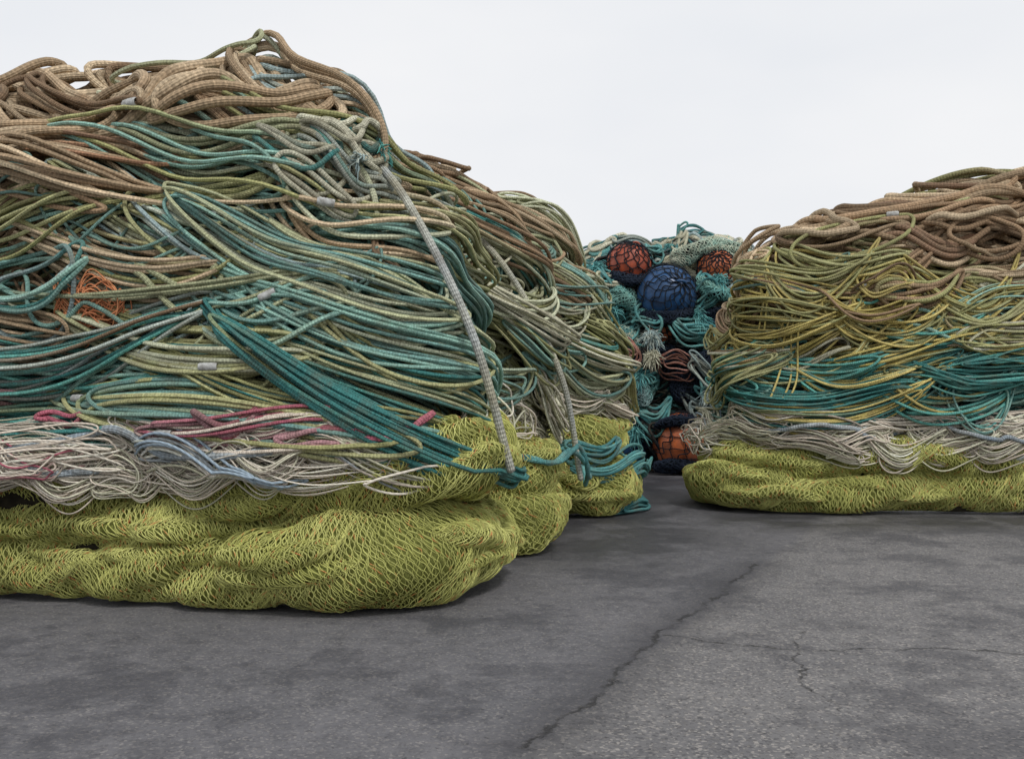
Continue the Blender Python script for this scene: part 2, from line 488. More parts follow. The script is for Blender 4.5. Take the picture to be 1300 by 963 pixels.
def z_mid(u):
    return [(TEAL, .012, 1.8), (SEA, .013, 2), (BRN, .013, .7), (BLUG, .014, 1), (OLV, .012, 1.2)] if u < -.2 else [(PALE, .013, 3), (SEA, .0125, 2.2), (OLV, .0125, 2), (TEAL, .012, 1.4), (TAN, .012, .5)]
def z_up(u):
    return [(BRN, .014, 3), (RUST, .014, 1), (OLV, .013, 1.4), (SEA, .013, .8)] if u < .1 else [(PALE, .014, 3), (SEA, .013, 1.8), (OLV, .013, 1.8), (BLUG, .016, .8), (TAN, .014, .6)]
def z_brn(u):
    return [(BRN, .018, 3), (RUST, .016, 1), (TAN, .02, 2), (OLV, .014, .5)] if u < .6 else [(PALE, .015, 2), (OLV, .015, 1.4), (TAN, .016, 1), (SEA, .013, 1.5), (BLUG, .017, .8)]
def z_top(u): return [(TAN, .027, 3), (BRN, .021, 2)] if u < 1.3 else [(TAN, .02, 2), (PALE, .016, 1.2), (BLUG, .019, .6), (OLV, .016, 1)]
z1 = [(.70, 1.02, z_low, (.6, 1.4), (.14, .24), 16, (-.05, .15)),
      (.98, 1.45, z_teal, (1.4, 2.5), (.16, .28), 15, (0, .3)),
      (1.4, 1.9, z_mid, (1.3, 2.4), (.17, .30), 13, (0, .36)),
      (1.85, 2.35, z_up, (1.2, 2.3), (.18, .32), 12, (0, .38)),
      (2.3, 2.7, z_brn, (1.2, 2.3), (.2, .34), 8, (-.1, .28)),
      (2.65, 99, z_top, (1.5, 2.4), (.3, .55), 4, (-.15, .2))]
t1 = lambda u: -.05 if u < .7 else -.05 - .26 * min(u - .7, 1.2)
cover(P1, r1, z1, -1.8, 3.5, n_sleeve=22, tiltf=t1, loose=18, nmax=96)
for k, pts_ in enumerate([[(-3.6, 2.62), (-2.9, 2.68), (-2.4, 2.84), (-1.95, 3.02), (-1.5, 3.02), (-1.15, 2.82), (-1.0, 2.6)],
              [(-3.6, 2.75), (-2.8, 2.76), (-2.3, 2.95), (-1.9, 3.08), (-1.6, 2.96), (-1.9, 2.8), (-2.5, 2.62), (-3.0, 2.58)],
              [(-3.6, 3.0), (-3.0, 2.9), (-2.6, 2.66), (-2.3, 2.7), (-2.0, 2.92), (-1.7, 3.06), (-1.3, 2.92)],
              [(-3.0, 3.02), (-3.2, 2.8), (-2.9, 2.6), (-2.5, 2.66), (-2.2, 2.86), (-2.4, 3.0), (-2.9, 3.04)],
              [(-2.6, 2.98), (-2.1, 3.08), (-1.6, 3.08), (-1.25, 2.88), (-1.0, 2.7)],
              [(-3.6, 2.88), (-2.9, 2.98), (-2.5, 3.04), (-2.05, 3.04), (-1.85, 2.9), (-2.2, 2.74), (-2.8, 2.76)],
              [(-3.7, 3.04), (-3.3, 3.06), (-2.9, 3.0), (-2.6, 2.86), (-2.9, 2.72), (-3.4, 2.7)],
              [(-3.6, 2.5), (-3.0, 2.52), (-2.5, 2.56), (-2.1, 2.72), (-1.7, 2.9), (-1.45, 2.84)]]):
    surf_rope(r1, P1, pts_, .033 + .003 * (k % 3), TAN if k % 3 else (TAN[0], BRN[0]), h=[.02] + [.13 + .03 * (k % 4)] * (len(pts_) - 2) + [0], name='thick_rope', label='thick tan braided rope', wob=.025, n=260)
surf_rope(r1, P1, [(-.86, 2.62), (-.70, 2.30), (-.50, 1.75), (-.36, 1.25), (-.20, .70)], .024, (CREAM[0] * .9, BGR[1] * .85), h=[.10, .28, .34, .36, .36], label='taut pale grey braided rope lashing the stack', taut=True, n=240)
surf_rope(r1, P1, [(-1.5, 2.78), (-1.2, 2.60), (-.95, 2.45), (-.76, 2.2), (-.72, 1.75)], .018, PALE, h=[-.04, .18, .22, .22, .0], taut=True)
surf_rope(r1, P1, [(-3.3, .80), (-2.6, .84), (-2.1, .95), (-1.8, .84), (-1.3, .82), (-1.0, .92)], .024, BGR, h=[.16, .21, .23, .23, .2, -.02], name='thick_rope', label='grey-blue braided rope', wob=.025)
surf_rope(r1, P1, [(-3.3, .74), (-2.7, .76), (-2.3, .70), (-1.9, .82)], .019, BGR, h=[.16, .21, .22, .0], name='thick_rope', label='grey-blue braided rope', wob=.02)
for (X, Z, L, Wd, tn, tl, r) in [(-.80, .95, .7, .11, 2, .1, .017), (-1.05, .88, .45, .1, 2, -.1, .015), (-3.0, 1.13, .6, .07, 3, .05, .014), (-1.45, 1.02, .45, .07, 2, .15, .016), (-2.5, 1.05, .4, .06, 2, .1, .013)]:
    B = Build(); u, v = P1.uv_of(X, Z)
    hank(B, P1, u, v, L, Wd, tn, r, PNK, .19, .06, .08, tl, sides=9, wob=.03, kink=.6)
    B.obj('thick_rope_coil', [MAT_BRAID], r1, 'faded red braided rope')
surf_rope(r1, P1, [(-3.2, 1.7), (-2.85, 1.82), (-2.6, 1.5), (-2.3, 1.58), (-2.1, 1.40), (-2.3, 1.27), (-2.6, 1.12), (-2.9, 1.2)], .013, SEA, h=[.1, .2, .24, .24, .24, .22, .17, -.03], name='thick_rope', wob=.03, label='loose sea green rope loop')
for (X, Z, L, Wd, tl, r) in [(-1.25, 2.45, .7, .22, -.3, .016), (-1.05, 2.56, .5, .22, .1, .018), (-.88, 2.5, .35, .2, -.6, .020), (-1.1, 2.3, .7, .2, -.2, .015), (-.86, 2.58, .24, .2, .3, .022), (-.92, 2.42, .5, .16, -.8, .014)]:
    B = Build(); u, v = P1.uv_of(X, Z)
    hank(B, P1, u, v, L, Wd, 3, r, CREAM + BLUG + TEAL, .18, .10, .1, tl, sides=9, ppt=70, kink=.3)
    B.obj('thick_rope_coil', [MAT_BRAID], r1, 'knotted blue-grey braided rope')
tuft(r1, P1, -.9, 2.4, .26, .1, BLUG, 40, .004); tuft(r1, P1, -.78, 2.5, .26, .09, TEAL, 40, .004)
for (X, Z, L, Wd) in [(-2.1, .74, .40, .24), (-1.55, .86, .7, .2), (-2.6, .88, .8, .2), (-3.1, .86, .7, .2), (-2.9, .74, .6, .18), (-2.45, .72, .5, .16), (-1.9, .92, .7, .18), (-1.7, .74, .6, .14), (-1.3, .80, .5, .14), (-1.2, .98, .7, .14), (-.85, .90, .5, .12), (-3.3, .76, .5, .16)]:
    B = Build(); u, v = P1.uv_of(X, Z)
    hank(B, P1, u, v, L, Wd, 20, .0046, WHT + CREAM, .12, .12, .05, rng.uniform(-.15, .15), sides=5, wob=.04, kink=.9)
    B.obj('cord_hank', [MAT_CORD], r1, 'white twine bundle')
for (X, Z, L, Wd, tl) in [(-2.38, 1.64, .42, .18, -.2), (-2.28, 1.60, .32, .2, .3), (-2.42, 1.60, .3, .16, .1)]:
    B = Build(); u, v = P1.uv_of(X, Z)
    hank(B, P1, u, v, L, Wd, 13, .0042, FADED, .17, .07, .02, tl, sides=5, wob=.04, kink=1.2)
    B.obj('netting', [MAT_TWINE], r1, 'faded orange netting scrap')
net_roll(r1, [P1.P(*P1.uv_of(-2.52, 1.64), .13)[0], P1.P(*P1.uv_of(-2.38, 1.66), .15)[0], P1.P(*P1.uv_of(-2.2, 1.58), .15)[0]], [.04, .065, .04], FADED[0], FADED[1], twine=.0032, pitch=.024, cell=.045, layers=2, core=MAT_CORE, label='faded orange netting scrap', fleck=False, folds=2, crease=.16)
tuft(r1, P1, -1.75, 3.08, .14, .12, BRN, 30)
g = GRN
net_roll(r1, [(-4.3, 6.12, .19), (-3.0, 5.86, .18), (-2.2, 5.66, .18), (-1.5, 5.54, .18), (-1.1, 5.54, .2)], [.19, .19, .17, .21, .17], g[0], g[1], folds=8)
net_roll(r1, [(-1.6, 5.66, .24), (-1.15, 5.44, .25), (-.7, 5.47, .28), (-.38, 5.72, .29), (-.24, 6.2, .28), (-.15, 7.0, .25)], [.19, .25, .28, .26, .22, .2], g[0], g[1], folds=8)
net_roll(r1, [(-4.2, 6.14, .48), (-2.9, 5.88, .46), (-2.3, 5.72, .43), (-1.7, 5.66, .42), (-1.2, 5.7, .45)], [.18, .19, .16, .19, .14], g[0], g[1], folds=8)
net_roll(r1, [(-4.2, 6.16, .68), (-3.0, 5.90, .66), (-2.6, 5.80, .62), (-2.1, 5.72, .56)], [.16, .18, .17, .13], g[0], g[1], folds=5)
net_roll(r1, [(-2.1, 5.80, .54), (-1.6, 5.66, .57), (-1.1, 5.58, .64), (-.65, 5.54, .75), (-.34, 5.70, .82), (-.22, 6.2, .80), (-.16, 6.9, .78)], [.13, .16, .19, .22, .26, .23, .2], g[0], g[1], folds=9)

# ================================================================== MIDDLE PILE
r2 = root('net_pile', (-1.4, 8.1, 0), 'tall stack of netting and olive ropes beside a larger stack', 'fishing net pile', G)
P2 = Pile(-1.4, 8.2, 1.68, 1.12, 2.7, [(0, .97, .98), (.6, 1.0, 1.0), (1.2, .98, .96), (1.8, .92, .85), (2.25, .83, .72), (2.5, .71, .6), (2.66, .53, .45), (2.76, .3, .25), (2.78, 0, 0)], .08)
P2.core(r2)
def y_low(u): return [(WHT, .007, 2), (CREAM, .008, 2)]
def y_mid(u): return [(PALE, .013, 3), (OLV, .013, 2.4), (SEA, .013, 1.8), (TEAL, .012, .8), (CREAM, .014, 1)]
def y_top(u): return [(TAN, .019, 3), (BRN, .017, 2), (PALE, .015, 2)]
t2 = lambda u: -.25
cover(P2, r2, [(.85, 1.2, y_low, (.6, 1.2), (.14, .24), 11, (0, .2)), (1.15, 2.3, y_mid, (1.0, 1.8), (.16, .28), 10, (0, .4)), (2.25, 99, y_top, (1.0, 1.8), (.25, .4), 6, (-.1, .2))], .5, 3.3, n_sleeve=5, tiltf=t2, nmax=50, loose=6)
surf_rope(r2, P2, [(1.05, 2.75), (1.2, 2.5), (1.35, 2.15), (1.5, 1.8), (1.68, 1.3), (1.78, .9), (1.85, .5)], .023, (CREAM[0] * .9, BGR[1] * .85), h=[0, .2, .24, .25, .26, .27, .26], uvs=True, taut=True)
net_roll(r2, [(-.8, 7.2, .25), (-.2, 7.15, .25), (.1, 7.35, .26), (.14, 8.2, .27), (.3, 8.9, .25)], [.24, .25, .26, .22, .2], g[0], g[1], pitch=.017, folds=6)
net_roll(r2, [(-.8, 7.25, .64), (-.2, 7.2, .60), (.10, 7.4, .57), (.1, 8.2, .6), (.3, 8.9, .6)], [.24, .24, .23, .2, .2], g[0], g[1], pitch=.017, folds=6)
net_roll(r2, [(-.8, 7.3, .9), (-.25, 7.3, .88), (-.02, 7.5, .84), (.03, 8.2, .9)], [.14, .14, .15, .15], g[0], g[1], pitch=.017, folds=2)
surf_rope(r2, P2, [(1.1, .78), (1.4, .66), (1.7, .72), (2.0, .5), (2.4, .55)], .018, TQ, h=[0, .26, .28, .27, .2], uvs=True, name='thick_rope', wob=.04, strands=2)
tuft(r2, P2, -.2, 2.74, .15, .14, DRK, 40)

# ================================================================== FAR PILE
r3 = root('net_pile', (-.6, 10.3, 0), 'sloping stack of netting and faded ropes beside dark floats', 'fishing net pile', G)
P3 = Pile(-.6, 10.3, 1.72, 1.3, 2.7, [(0, .95, .98), (.5, .98, 1.0), (1.0, .93, .97), (1.4, .89, .9), (1.8, .81, .82), (2.2, .69, .7), (2.55, .55, .5), (2.75, .42, .3), (2.88, .2, .15), (2.9, 0, 0)], .06)
P3.core(r3)
cover(P3, r3, [(.85, 1.2, y_low, (.6, 1.2), (.14, .24), 11, (0, .25)), (1.15, 2.1, y_mid, (1.0, 1.8), (.16, .28), 10, (0, .45)), (2.0, 99, y_top, (1.0, 1.8), (.25, .4), 6, (-.1, .2))], .2, 3.0, n_sleeve=4, tiltf=t2, nmax=60, loose=5)
net_roll(r3, [(.1, 9.2, .25), (.6, 9.15, .25), (.93, 9.4, .27), (1.0, 10.4, .27), (1.0, 11.2, .27)], [.24, .25, .25, .22, .2], g[0], g[1], pitch=.023, twine=.0032, cell=.085, folds=6)
net_roll(r3, [(.1, 9.3, .68), (.5, 9.25, .68), (.80, 9.5, .7), (.88, 10.4, .7), (.9, 11.2, .7)], [.24, .25, .24, .2, .2], g[0], g[1], pitch=.023, twine=.0032, cell=.085, folds=6)
for (u, z, L) in [(1.5, .5, .9), (2.0, .42, .7), (1.9, .1, .9), (1.2, .62, .7)]:
    B = Build(); hank(B, P3, u, z, L, .12, 5, .014, TQ + TQ, .22, .06, .05, .05, sides=8, kink=.5)
    B.obj('rope_hank', [MAT_BRAID], r3, 'turquoise rope along the net edge')

# ================================================================== OPPOSITE PILE
r4 = root('net_pile', (4.7, 10.6, 0), 'stack of green netting with teal, yellow and rusty brown ropes', 'fishing net pile', G)
P4 = Pile(4.75, 10.75, 2.8, 1.35, 4.0, [(0, .96, .98, 0), (.5, .97, 1.0, 0), (.9, .91, .97, 0), (1.25, .875, .94, 0), (1.85, .835, .86, 0), (2.2, .79, .76, 0), (2.42, .75, .66, 0), (2.58, .69, .54, .04), (2.72, .58, .44, .2), (2.88, .44, .32, .48), (3.06, .30, .2, .85), (3.18, .12, .1, 1.15), (3.22, 0, 0, 1.2)], .10)
P4.core(r4)
def q_low(u): return [(WHT, .008, 4), (CREAM, .008, 1), (BGR, .010, .6)]
def q_teal(u): return [(TEAL, .0125, 5), (YEL, .0125, 1.2), (SEA, .0125, 1.4), (OLV, .0125, .8)]
def q_yel(u): return [(YEL, .0125, 2.8), (OLV, .014, 2.6), (CREAM, .016, .6), (BRN, .016, .9), (SEA, .0125, .6), (TEAL, .0125, .9)]
def q_brn(u): return [(YEL, .013, 1.8), (OLV, .016, 2), (TAN, .02, 1.6), (BRN, .019, 1.8)]
def q_top(u): return [(TAN, .027, 3), (BRN, .027, 3), (RUST, .024, .8), (OLV, .02, .6)]
cover(P4, r4, [(.60, .94, q_low, (.6, 1.3), (.14, .24), 15, (-.04, .15)), (.90, 1.55, q_teal, (1.2, 2.2), (.15, .27), 13, (0, .3)),
               (1.5, 2.1, q_yel, (1.1, 2.0), (.17, .30), 12, (.05, .4)), (2.05, 2.48, q_brn, (1.1, 2.0), (.2, .32), 8, (.0, .35)),
               (2.46, 99, q_top, (1.2, 1.9), (.3, .5), 4, (-.2, .15))], -3.5, 1.2, n_sleeve=20, tiltf=lambda u: .05, loose=12, loose_z=(1.0, 2.4), nmax=94)
for (X, Z, L, Wd, hh, tn) in [(2.65, 1.35, 1.2, .25, .16, 2), (2.5, 1.6, 1.0, .2, .13, 2)]:
    B = Build(); u, v = P4.uv_of(X, Z)
    hank(B, P4, u, v, L, Wd, tn, .010, YEL, hh, .04, .0, .1, sides=7, vert=True, kink=.5)
    B.obj('rope_hank', [MAT_TWIST], r4, 'thin yellow rope hanging in loose loops')
for (X, Z, L, Wd, sg) in [(3.0, 2.2, 1.2, .25, .5), (4.3, 2.2, 1.5, .25, .45), (3.6, 1.9, 1.4, .25, .4)]:
    B = Build(); u, v = P4.uv_of(X, Z)
    hank(B, P4, u, v - .1, L, Wd, 6, .012, YEL + OLV, .14, .12, sg, .05, sides=7, kink=.6)
    B.obj('rope_hank', [MAT_TWIST], r4, 'yellow rope drooping in long swags')
for X in np.arange(2.4, 5.2, .42):
    B = Build(); u, v = P4.uv_of(X, rng.uniform(.62, .86))
    hank(B, P4, u, v, rng.uniform(.6, 1.1), rng.uniform(.14, .24), 16, .0072, WHT + CREAM, .14, .12, rng.uniform(0, .16), rng.uniform(-.2, .2), sides=6, wob=.04)
    B.obj('cord_hank', [MAT_CORD], r4, 'white cord bundle')
for (X, Z, L, Wd, tn, r, tilt) in [(3.1, 2.56, 1.1, .4, 3, .034, -.05), (3.5, 2.7, 1.2, .4, 4, .036, .1), (4.1, 2.82, 1.7, .45, 4, .037, .18), (5.0, 3.0, 1.5, .5, 4, .040, .15), (4.5, 2.6, 1.4, .35, 3, .03, .1)]:
    B = Build(); u, v = P4.uv_of(X, Z)
    hank(B, P4, u, v, L, Wd, tn, r, BRN + TAN, .12, .22, .08, tilt, sides=10, ppt=80, kink=.6)
    B.obj('thick_rope_coil', [MAT_BRAID], r4)
surf_rope(r4, P4, [(2.2, .76), (2.5, .70), (2.9, .77), (3.3, .70), (3.9, .82)], .022, BGR, h=[.05, .22, .25, .22, -.04], name='thick_rope', wob=.03)
surf_rope(r4, P4, [(3.6, .86), (4.1, .74), (4.5, .66), (5.0, .74)], .02, BGR, h=[.0, .24, .27, .24], name='thick_rope', wob=.03)
kw = dict(pitch=.021, twine=.0031, cell=.08)
net_roll(r4, [(2.25, 11.2, .2), (2.0, 10.2, .2), (2.07, 9.65, .22), (2.7, 9.42, .19), (3.6, 9.40, .18), (4.3, 9.42, .2)], [.15, .2, .22, .19, .19, .13], g[0], g[1], folds=8, **kw)
net_roll(r4, [(3.7, 9.5, .2), (4.5, 9.4, .22), (5.6, 9.4, .22), (7.2, 9.5, .22)], [.15, .22, .2, .2], g[0], g[1], folds=6, **kw)
net_roll(r4, [(2.2, 11.0, .48), (2.10, 10.2, .48), (2.22, 9.72, .47), (2.7, 9.52, .44), (3.3, 9.46, .42)], [.13, .16, .18, .17, .13], g[0], g[1], folds=7, **kw)
net_roll(r4, [(2.9, 9.5, .46), (3.6, 9.40, .53), (4.5, 9.38, .52), (5.6, 9.4, .53), (7.2, 9.5, .53)], [.12, .18, .19, .2, .18], g[0], g[1], folds=8, **kw)

# ================================================================== FLOAT PILE
r5 = root('net_pile', (2.3, 15.2, 0), 'heap of dark netting and turquoise ropes holding round floats', 'fishing net pile', G)
P5 = Pile(2.5, 15.3, 2.3, 1.5, 2.6, [(0, .95, .95), (.6, 1.0, 1.0), (1.4, .95, .93), (2.1, .88, .84), (2.6, .78, .72), (2.9, .60, .5), (3.05, .30, .25), (3.1, 0, 0)], .14)
P5.core(r5, mat=MAT_DARKCORE)
def s_all(u): return [(TQ, .018, 3.4), (DRK, .016, 2), (BLUG, .018, 1.4), (DRK, .02, .6), (RUST, .014, .6), (CREAM, .014, .8)]
cover(P5, r5, [(.2, 2.2, s_all, (.4, .9), (.25, .5), 8, (-.1, .2)), (2.1, 99, lambda u: [(TQ, .018, 2), (BLUG, .022, 1.2), (CREAM, .024, 2.4), (DRK, .02, .7)], (.4, .9), (.3, .5), 7, (-.1, .2))], -2.2, 2.4, filler_rows=.22, n_sleeve=0, nmax=70)
NAVY = (lin(34, 42, 58), lin(48, 60, 76))
for sp, rd in [([(1.2, 13.9, 1.1), (1.9, 13.8, 1.5), (2.5, 13.85, 1.35)], [.2, .32, .25]), ([(2.2, 13.8, 1.05), (2.6, 13.65, 1.25), (3.1, 13.7, 1.5)], [.25, .38, .3]),
               ([(1.2, 13.9, .3), (1.8, 13.8, .45), (2.2, 13.85, .7)], [.25, .3, .25]), ([(2.6, 13.75, .3), (3.1, 13.7, .4), (3.6, 13.9, .5)], [.25, .32, .25]),
               ([(2.5, 13.95, 2.1), (2.9, 13.9, 2.0), (3.3, 14.0, 2.2)], [.2, .28, .22]),
               ([(1.72, 13.7, 2.16), (2.05, 13.45, 2.06), (2.45, 13.55, 2.16)], [.06, .10, .07]), ([(1.35, 13.9, 2.7), (1.6, 13.75, 2.60), (1.9, 13.8, 2.64)], [.06, .09, .07]),
               ([(1.85, 13.25, .62), (2.15, 13.08, .72), (2.5, 13.15, .66)], [.05, .08, .06]), ([(1.85, 13.2, .1), (2.15, 13.1, .12), (2.6, 13.2, .1)], [.07, .10, .08])]:
    net_roll(r5, sp, rd, NAVY[0], NAVY[1], twine=.005, pitch=.034, cell=.08, layers=3, core=MAT_DARKCORE, label='black netting bundle', fleck=False, folds=3, crease=.12)
for sp, rd, a, b in [([(1.3, 13.9, 1.9), (1.6, 13.75, 1.75), (1.9, 13.75, 1.5)], [.12, .17, .1], CREAM, TQ), ([(2.2, 14.0, 2.92), (2.6, 14.0, 3.04), (3.1, 14.1, 3.02), (3.6, 14.3, 2.8)], [.1, .15, .14, .12], CREAM, SEA),
                     ([(1.2, 14.0, 2.5), (1.5, 13.8, 2.4), (1.75, 13.8, 2.2)], [.1, .13, .1], TQ, SEA), ([(2.5, 13.6, 1.95), (2.75, 13.5, 1.75), (2.9, 13.55, 1.45)], [.08, .14, .08], TQ, BLUG), ([(1.5, 13.6, 1.35), (1.7, 13.4, 1.15), (1.75, 13.45, .9)], [.09, .14, .1], TQ, BLUG),
                     ([(2.5, 13.75, 2.62), (2.75, 13.7, 2.45), (3.0, 13.8, 2.4)], [.07, .12, .09], TQ, SEA)]:
    net_roll(r5, sp, rd, a[0], b[0], twine=.005, pitch=.026, cell=.06, layers=3, core=MAT_DARKCORE, label='pale turquoise netting bundle', fleck=False, folds=3, crease=.14)
PINKISH = (lin(206, 152, 138), lin(176, 120, 106))
for (X, Z, L, c, r, hh) in [(3.2, 3.0, .9, CREAM, .026, .12), (3.5, 2.7, .9, CREAM, .026, .14), (2.5, 3.02, .7, CREAM, .022, .10), (1.25, 2.5, .7, TQ, .018, .2), (3.0, 2.3, .8, BLUG, .02, .25), (1.5, 1.9, .7, TQ, .018, .3), (2.5, 1.8, .8, TQ, .018, .45), (1.75, 1.15, .5, TQ, .02, .45),
                         (1.9, .75, .5, TQ, .018, .45), (2.6, .8, .7, BLUG, .018, .45), (3.0, 1.8, .7, TQ, .016, .45), (2.0, 2.85, .5, TQ, .016, .25), (1.5, 1.5, .6, PINKISH, .012, .42), (2.6, 1.3, .6, BLUG, .014, .6), (1.9, 2.02, .5, TQ, .018, .42), (2.05, .5, .5, DRK, .018, .45), (2.6, 2.3, .5, TQ, .018, .4), (2.2, 1.4, .5, PINKISH, .010, .5), (2.75, 1.0, .6, TQ, .018, .5)]:
    B = Build(); u, v = P5.uv_of(X, Z)
    hank(B, P5, u, v, L, .32, 7, r, c, hh, .15, .1, rng.uniform(-.5, .5), sides=8, ppt=60, wob=.05)
    B.obj('thick_rope_coil', [MAT_BRAID], r5)
for a in [(1.75, 1.2, .6, .24, TQ), (1.65, .95, .55, .22, TQ), (1.3, 2.6, .3, .22, TQ), (2.5, 2.0, .5, .24, TQ), (1.9, 1.7, .5, .2, BLUG), (2.7, 1.75, .55, .22, TQ), (2.6, .95, .6, .18, BLUG), (1.7, .55, .45, .2, TQ), (2.6, 2.8, .25, .16, CREAM), (3.2, 2.4, .3, .2, TQ), (2.3, 2.95, .2, .15, TQ), (1.45, 2.1, .4, .2, TQ), (2.8, 2.45, .4, .2, TQ), (1.5, 1.8, .5, .2, TQ), (2.75, 1.25, .65, .2, TQ), (1.9, 1.45, .55, .18, CREAM)]:
    tuft(r5, P5, *a, nfib=130, rad=.005)

def fishing_float(x, y, z, R, mat, label, tilt, netcol=DRK):
    rt = root('fishing_float', (x, y, z), label, 'fishing float', 'round floats caught in the net heap')
    B = Build()
    nt_, npn = 48, 32
    th = np.linspace(0, 2 * np.pi, nt_ + 1); ph = np.linspace(-np.pi / 2, np.pi / 2, npn)
    TH, PH = np.meshgrid(th, ph)
    rr = R * (1 + .018 * np.exp(-(PH / .05) ** 2) - .03 * np.exp(-((np.abs(PH) - np.pi / 2) / .12) ** 2))
    v = np.stack([rr * np.cos(PH) * np.cos(TH), rr * np.cos(PH) * np.sin(TH), rr * np.sin(PH)], -1).reshape(-1, 3)
    w = nt_ + 1; i = np.arange(npn - 1)[:, None]; j = np.arange(nt_)[None]
    f = np.stack([i * w + j, i * w + j + 1, (i + 1) * w + j + 1, (i + 1) * w + j], -1).reshape(-1, 4)
    B.add(v, f, np.zeros((f.size, 2)), np.ones((len(v), 3)))
    for s in (-1, 1):
        a = np.linspace(0, np.pi, 14)
        pts = np.stack([np.cos(a) * R * .16, a * 0, s * (R * .97 + np.sin(a) * R * .14)], -1)
        B.add(*tube(pts, np.tile([0, 1.0, 0], (14, 1)), R * .05, 8, np.ones((14, 3))))
    rt.rotation_euler = tilt
    o = B.obj('ball', [mat]); o.parent = rt
    B = Build(); n = 20
    for lay in range(2):
        for k in range(n):
            pp = np.linspace(-1.5, 1.5, 97)
            tri = np.sin(pp * 11 + (np.pi if k % 2 else 0))
            tt = 2 * np.pi * (k + .5 + tri * .48) / n + (.08 + .2 * lay) * np.sin(pp * 3 + lay * 2) + rng.normal(0, .012, 97)
            q = np.stack([np.cos(pp) * np.cos(tt), np.cos(pp) * np.sin(tt), np.sin(pp)], -1)
            if lay and np.mod(k, 2): continue
            B.add(*tube(q * (R * (1.03 + .03 * lay)), q, .006 + .002 * lay, 5, np.tile(netcol[0], (97, 1))))
    o = B.obj('net_cover', [MAT_TWINE]); o.parent = rt
    return rt
fishing_float(1.64, 14.08, 2.86, .31, MAT_RED, 'red-orange float in black net on top of heap', (.5, .3, 0))
fishing_float(2.12, 13.78, 2.40, .41, MAT_BLUE, 'large navy blue float wrapped in black net', (1.2, .2, .3))
fishing_float(2.84, 13.98, 2.80, .26, MAT_ORANGE, 'small orange float in black net among pale ropes', (.9, -.3, .1))
fishing_float(2.27, 13.42, .41, .40, MAT_ORANGE, 'dull orange float in black net resting on asphalt', (.3, .6, 0))
fishing_float(2.02, 13.74, 1.90, .2, MAT_ORANGE, 'small orange float wedged beneath a blue float', (.3, .6, 0))
fishing_float(1.62, 13.7, .35, .3, MAT_BLUE, 'dark blue float low in the net heap', (.3, .2, 0))

# ================================================================== GROUND
B = Build()
S = 300.0
B.add(np.array([[-S, -S, 0], [S, -S, 0], [S, S, 0], [-S, S, 0]], float), np.array([[0, 1, 2, 3]]), np.zeros((4, 2)), np.ones((4, 3)))
m, nt, bs = new_mat('asphalt')
tex = nt.nodes.new('ShaderNodeTexCoord'); ob = tex.outputs['Object']
nz = nt.nodes.new('ShaderNodeTexNoise'); nz.inputs['Scale'].default_value = 4.5; nz.inputs['Detail'].default_value = 6; nz.inputs['Roughness'].default_value = .7
nt.links.new(ob, nz.inputs['Vector'])
vs = nt.nodes.new('ShaderNodeVectorMath'); vs.operation = 'SUBTRACT'; nt.links.new(nz.outputs['Color'], vs.inputs[0]); vs.inputs[1].default_value = (.5, .5, .5)
vm = nt.nodes.new('ShaderNodeVectorMath'); vm.operation = 'SCALE'; nt.links.new(vs.outputs[0], vm.inputs[0]); vm.inputs['Scale'].default_value = .24
va = nt.nodes.new('ShaderNodeVectorMath'); va.operation = 'ADD'; nt.links.new(ob, va.inputs[0]); nt.links.new(vm.outputs[0], va.inputs[1])
sp = nt.nodes.new('ShaderNodeSeparateXYZ'); nt.links.new(va.outputs[0], sp.inputs[0])
X, Y = sp.outputs[0], sp.outputs[1]
def segdist(x1, y1, x2, y2):
    dx, dy = x2 - x1, y2 - y1; L2 = dx * dx + dy * dy
    t = M(nt, 'DIVIDE', M(nt, 'ADD', M(nt, 'MULTIPLY', M(nt, 'SUBTRACT', X, x1), dx), M(nt, 'MULTIPLY', M(nt, 'SUBTRACT', Y, y1), dy)), L2, clamp=True)
    ex = M(nt, 'SUBTRACT', X, M(nt, 'ADD', M(nt, 'MULTIPLY', t, dx), x1)); ey = M(nt, 'SUBTRACT', Y, M(nt, 'ADD', M(nt, 'MULTIPLY', t, dy), y1))
    return M(nt, 'SQRT', M(nt, 'ADD', M(nt, 'MULTIPLY', ex, ex), M(nt, 'MULTIPLY', ey, ey)))
def poly(pts):
    d = None
    for a, b in zip(pts[:-1], pts[1:]):
        s = segdist(*a, *b); d = s if d is None else M(nt, 'MINIMUM', d, s)
    return d
main = poly([(.05, 3.4), (.38, 4.1), (.74, 5.0), (1.08, 5.6), (1.65, 6.8)])
side = poly([(.75, 4.9), (1.32, 4.62), (2.0, 4.68), (2.7, 4.45), (4.5, 4.6)])
side2 = poly([(1.45, 5.0), (1.30, 4.6), (1.2, 4.1), (1.25, 3.8)])
cr = M(nt, 'MINIMUM', side, side2)
brk = ramp(nt, noise(nt, ob, 5.0, 3, .7), .40, .58, .2, 1)
c_main = M(nt, 'MULTIPLY', ramp(nt, main, .004, .018, .75, 0), brk)
wet = ramp(nt, main, .02, .26, 1, 0)
c_side = M(nt, 'MULTIPLY', ramp(nt, cr, .002, .011, .8, 0), brk)
crack = M(nt, 'MAXIMUM', c_main, c_side)
sdv = M(nt, 'SUBTRACT', M(nt, 'MULTIPLY', M(nt, 'SUBTRACT', X, .38), .90), M(nt, 'MULTIPLY', M(nt, 'SUBTRACT', Y, 4.1), .44))
coarse = ramp(nt, sdv, -.03, .05, 0, 1)
agg = nt.nodes.new('ShaderNodeTexVoronoi'); agg.inputs['Scale'].default_value = 95.0; nt.links.new(ob, agg.inputs['Vector'])
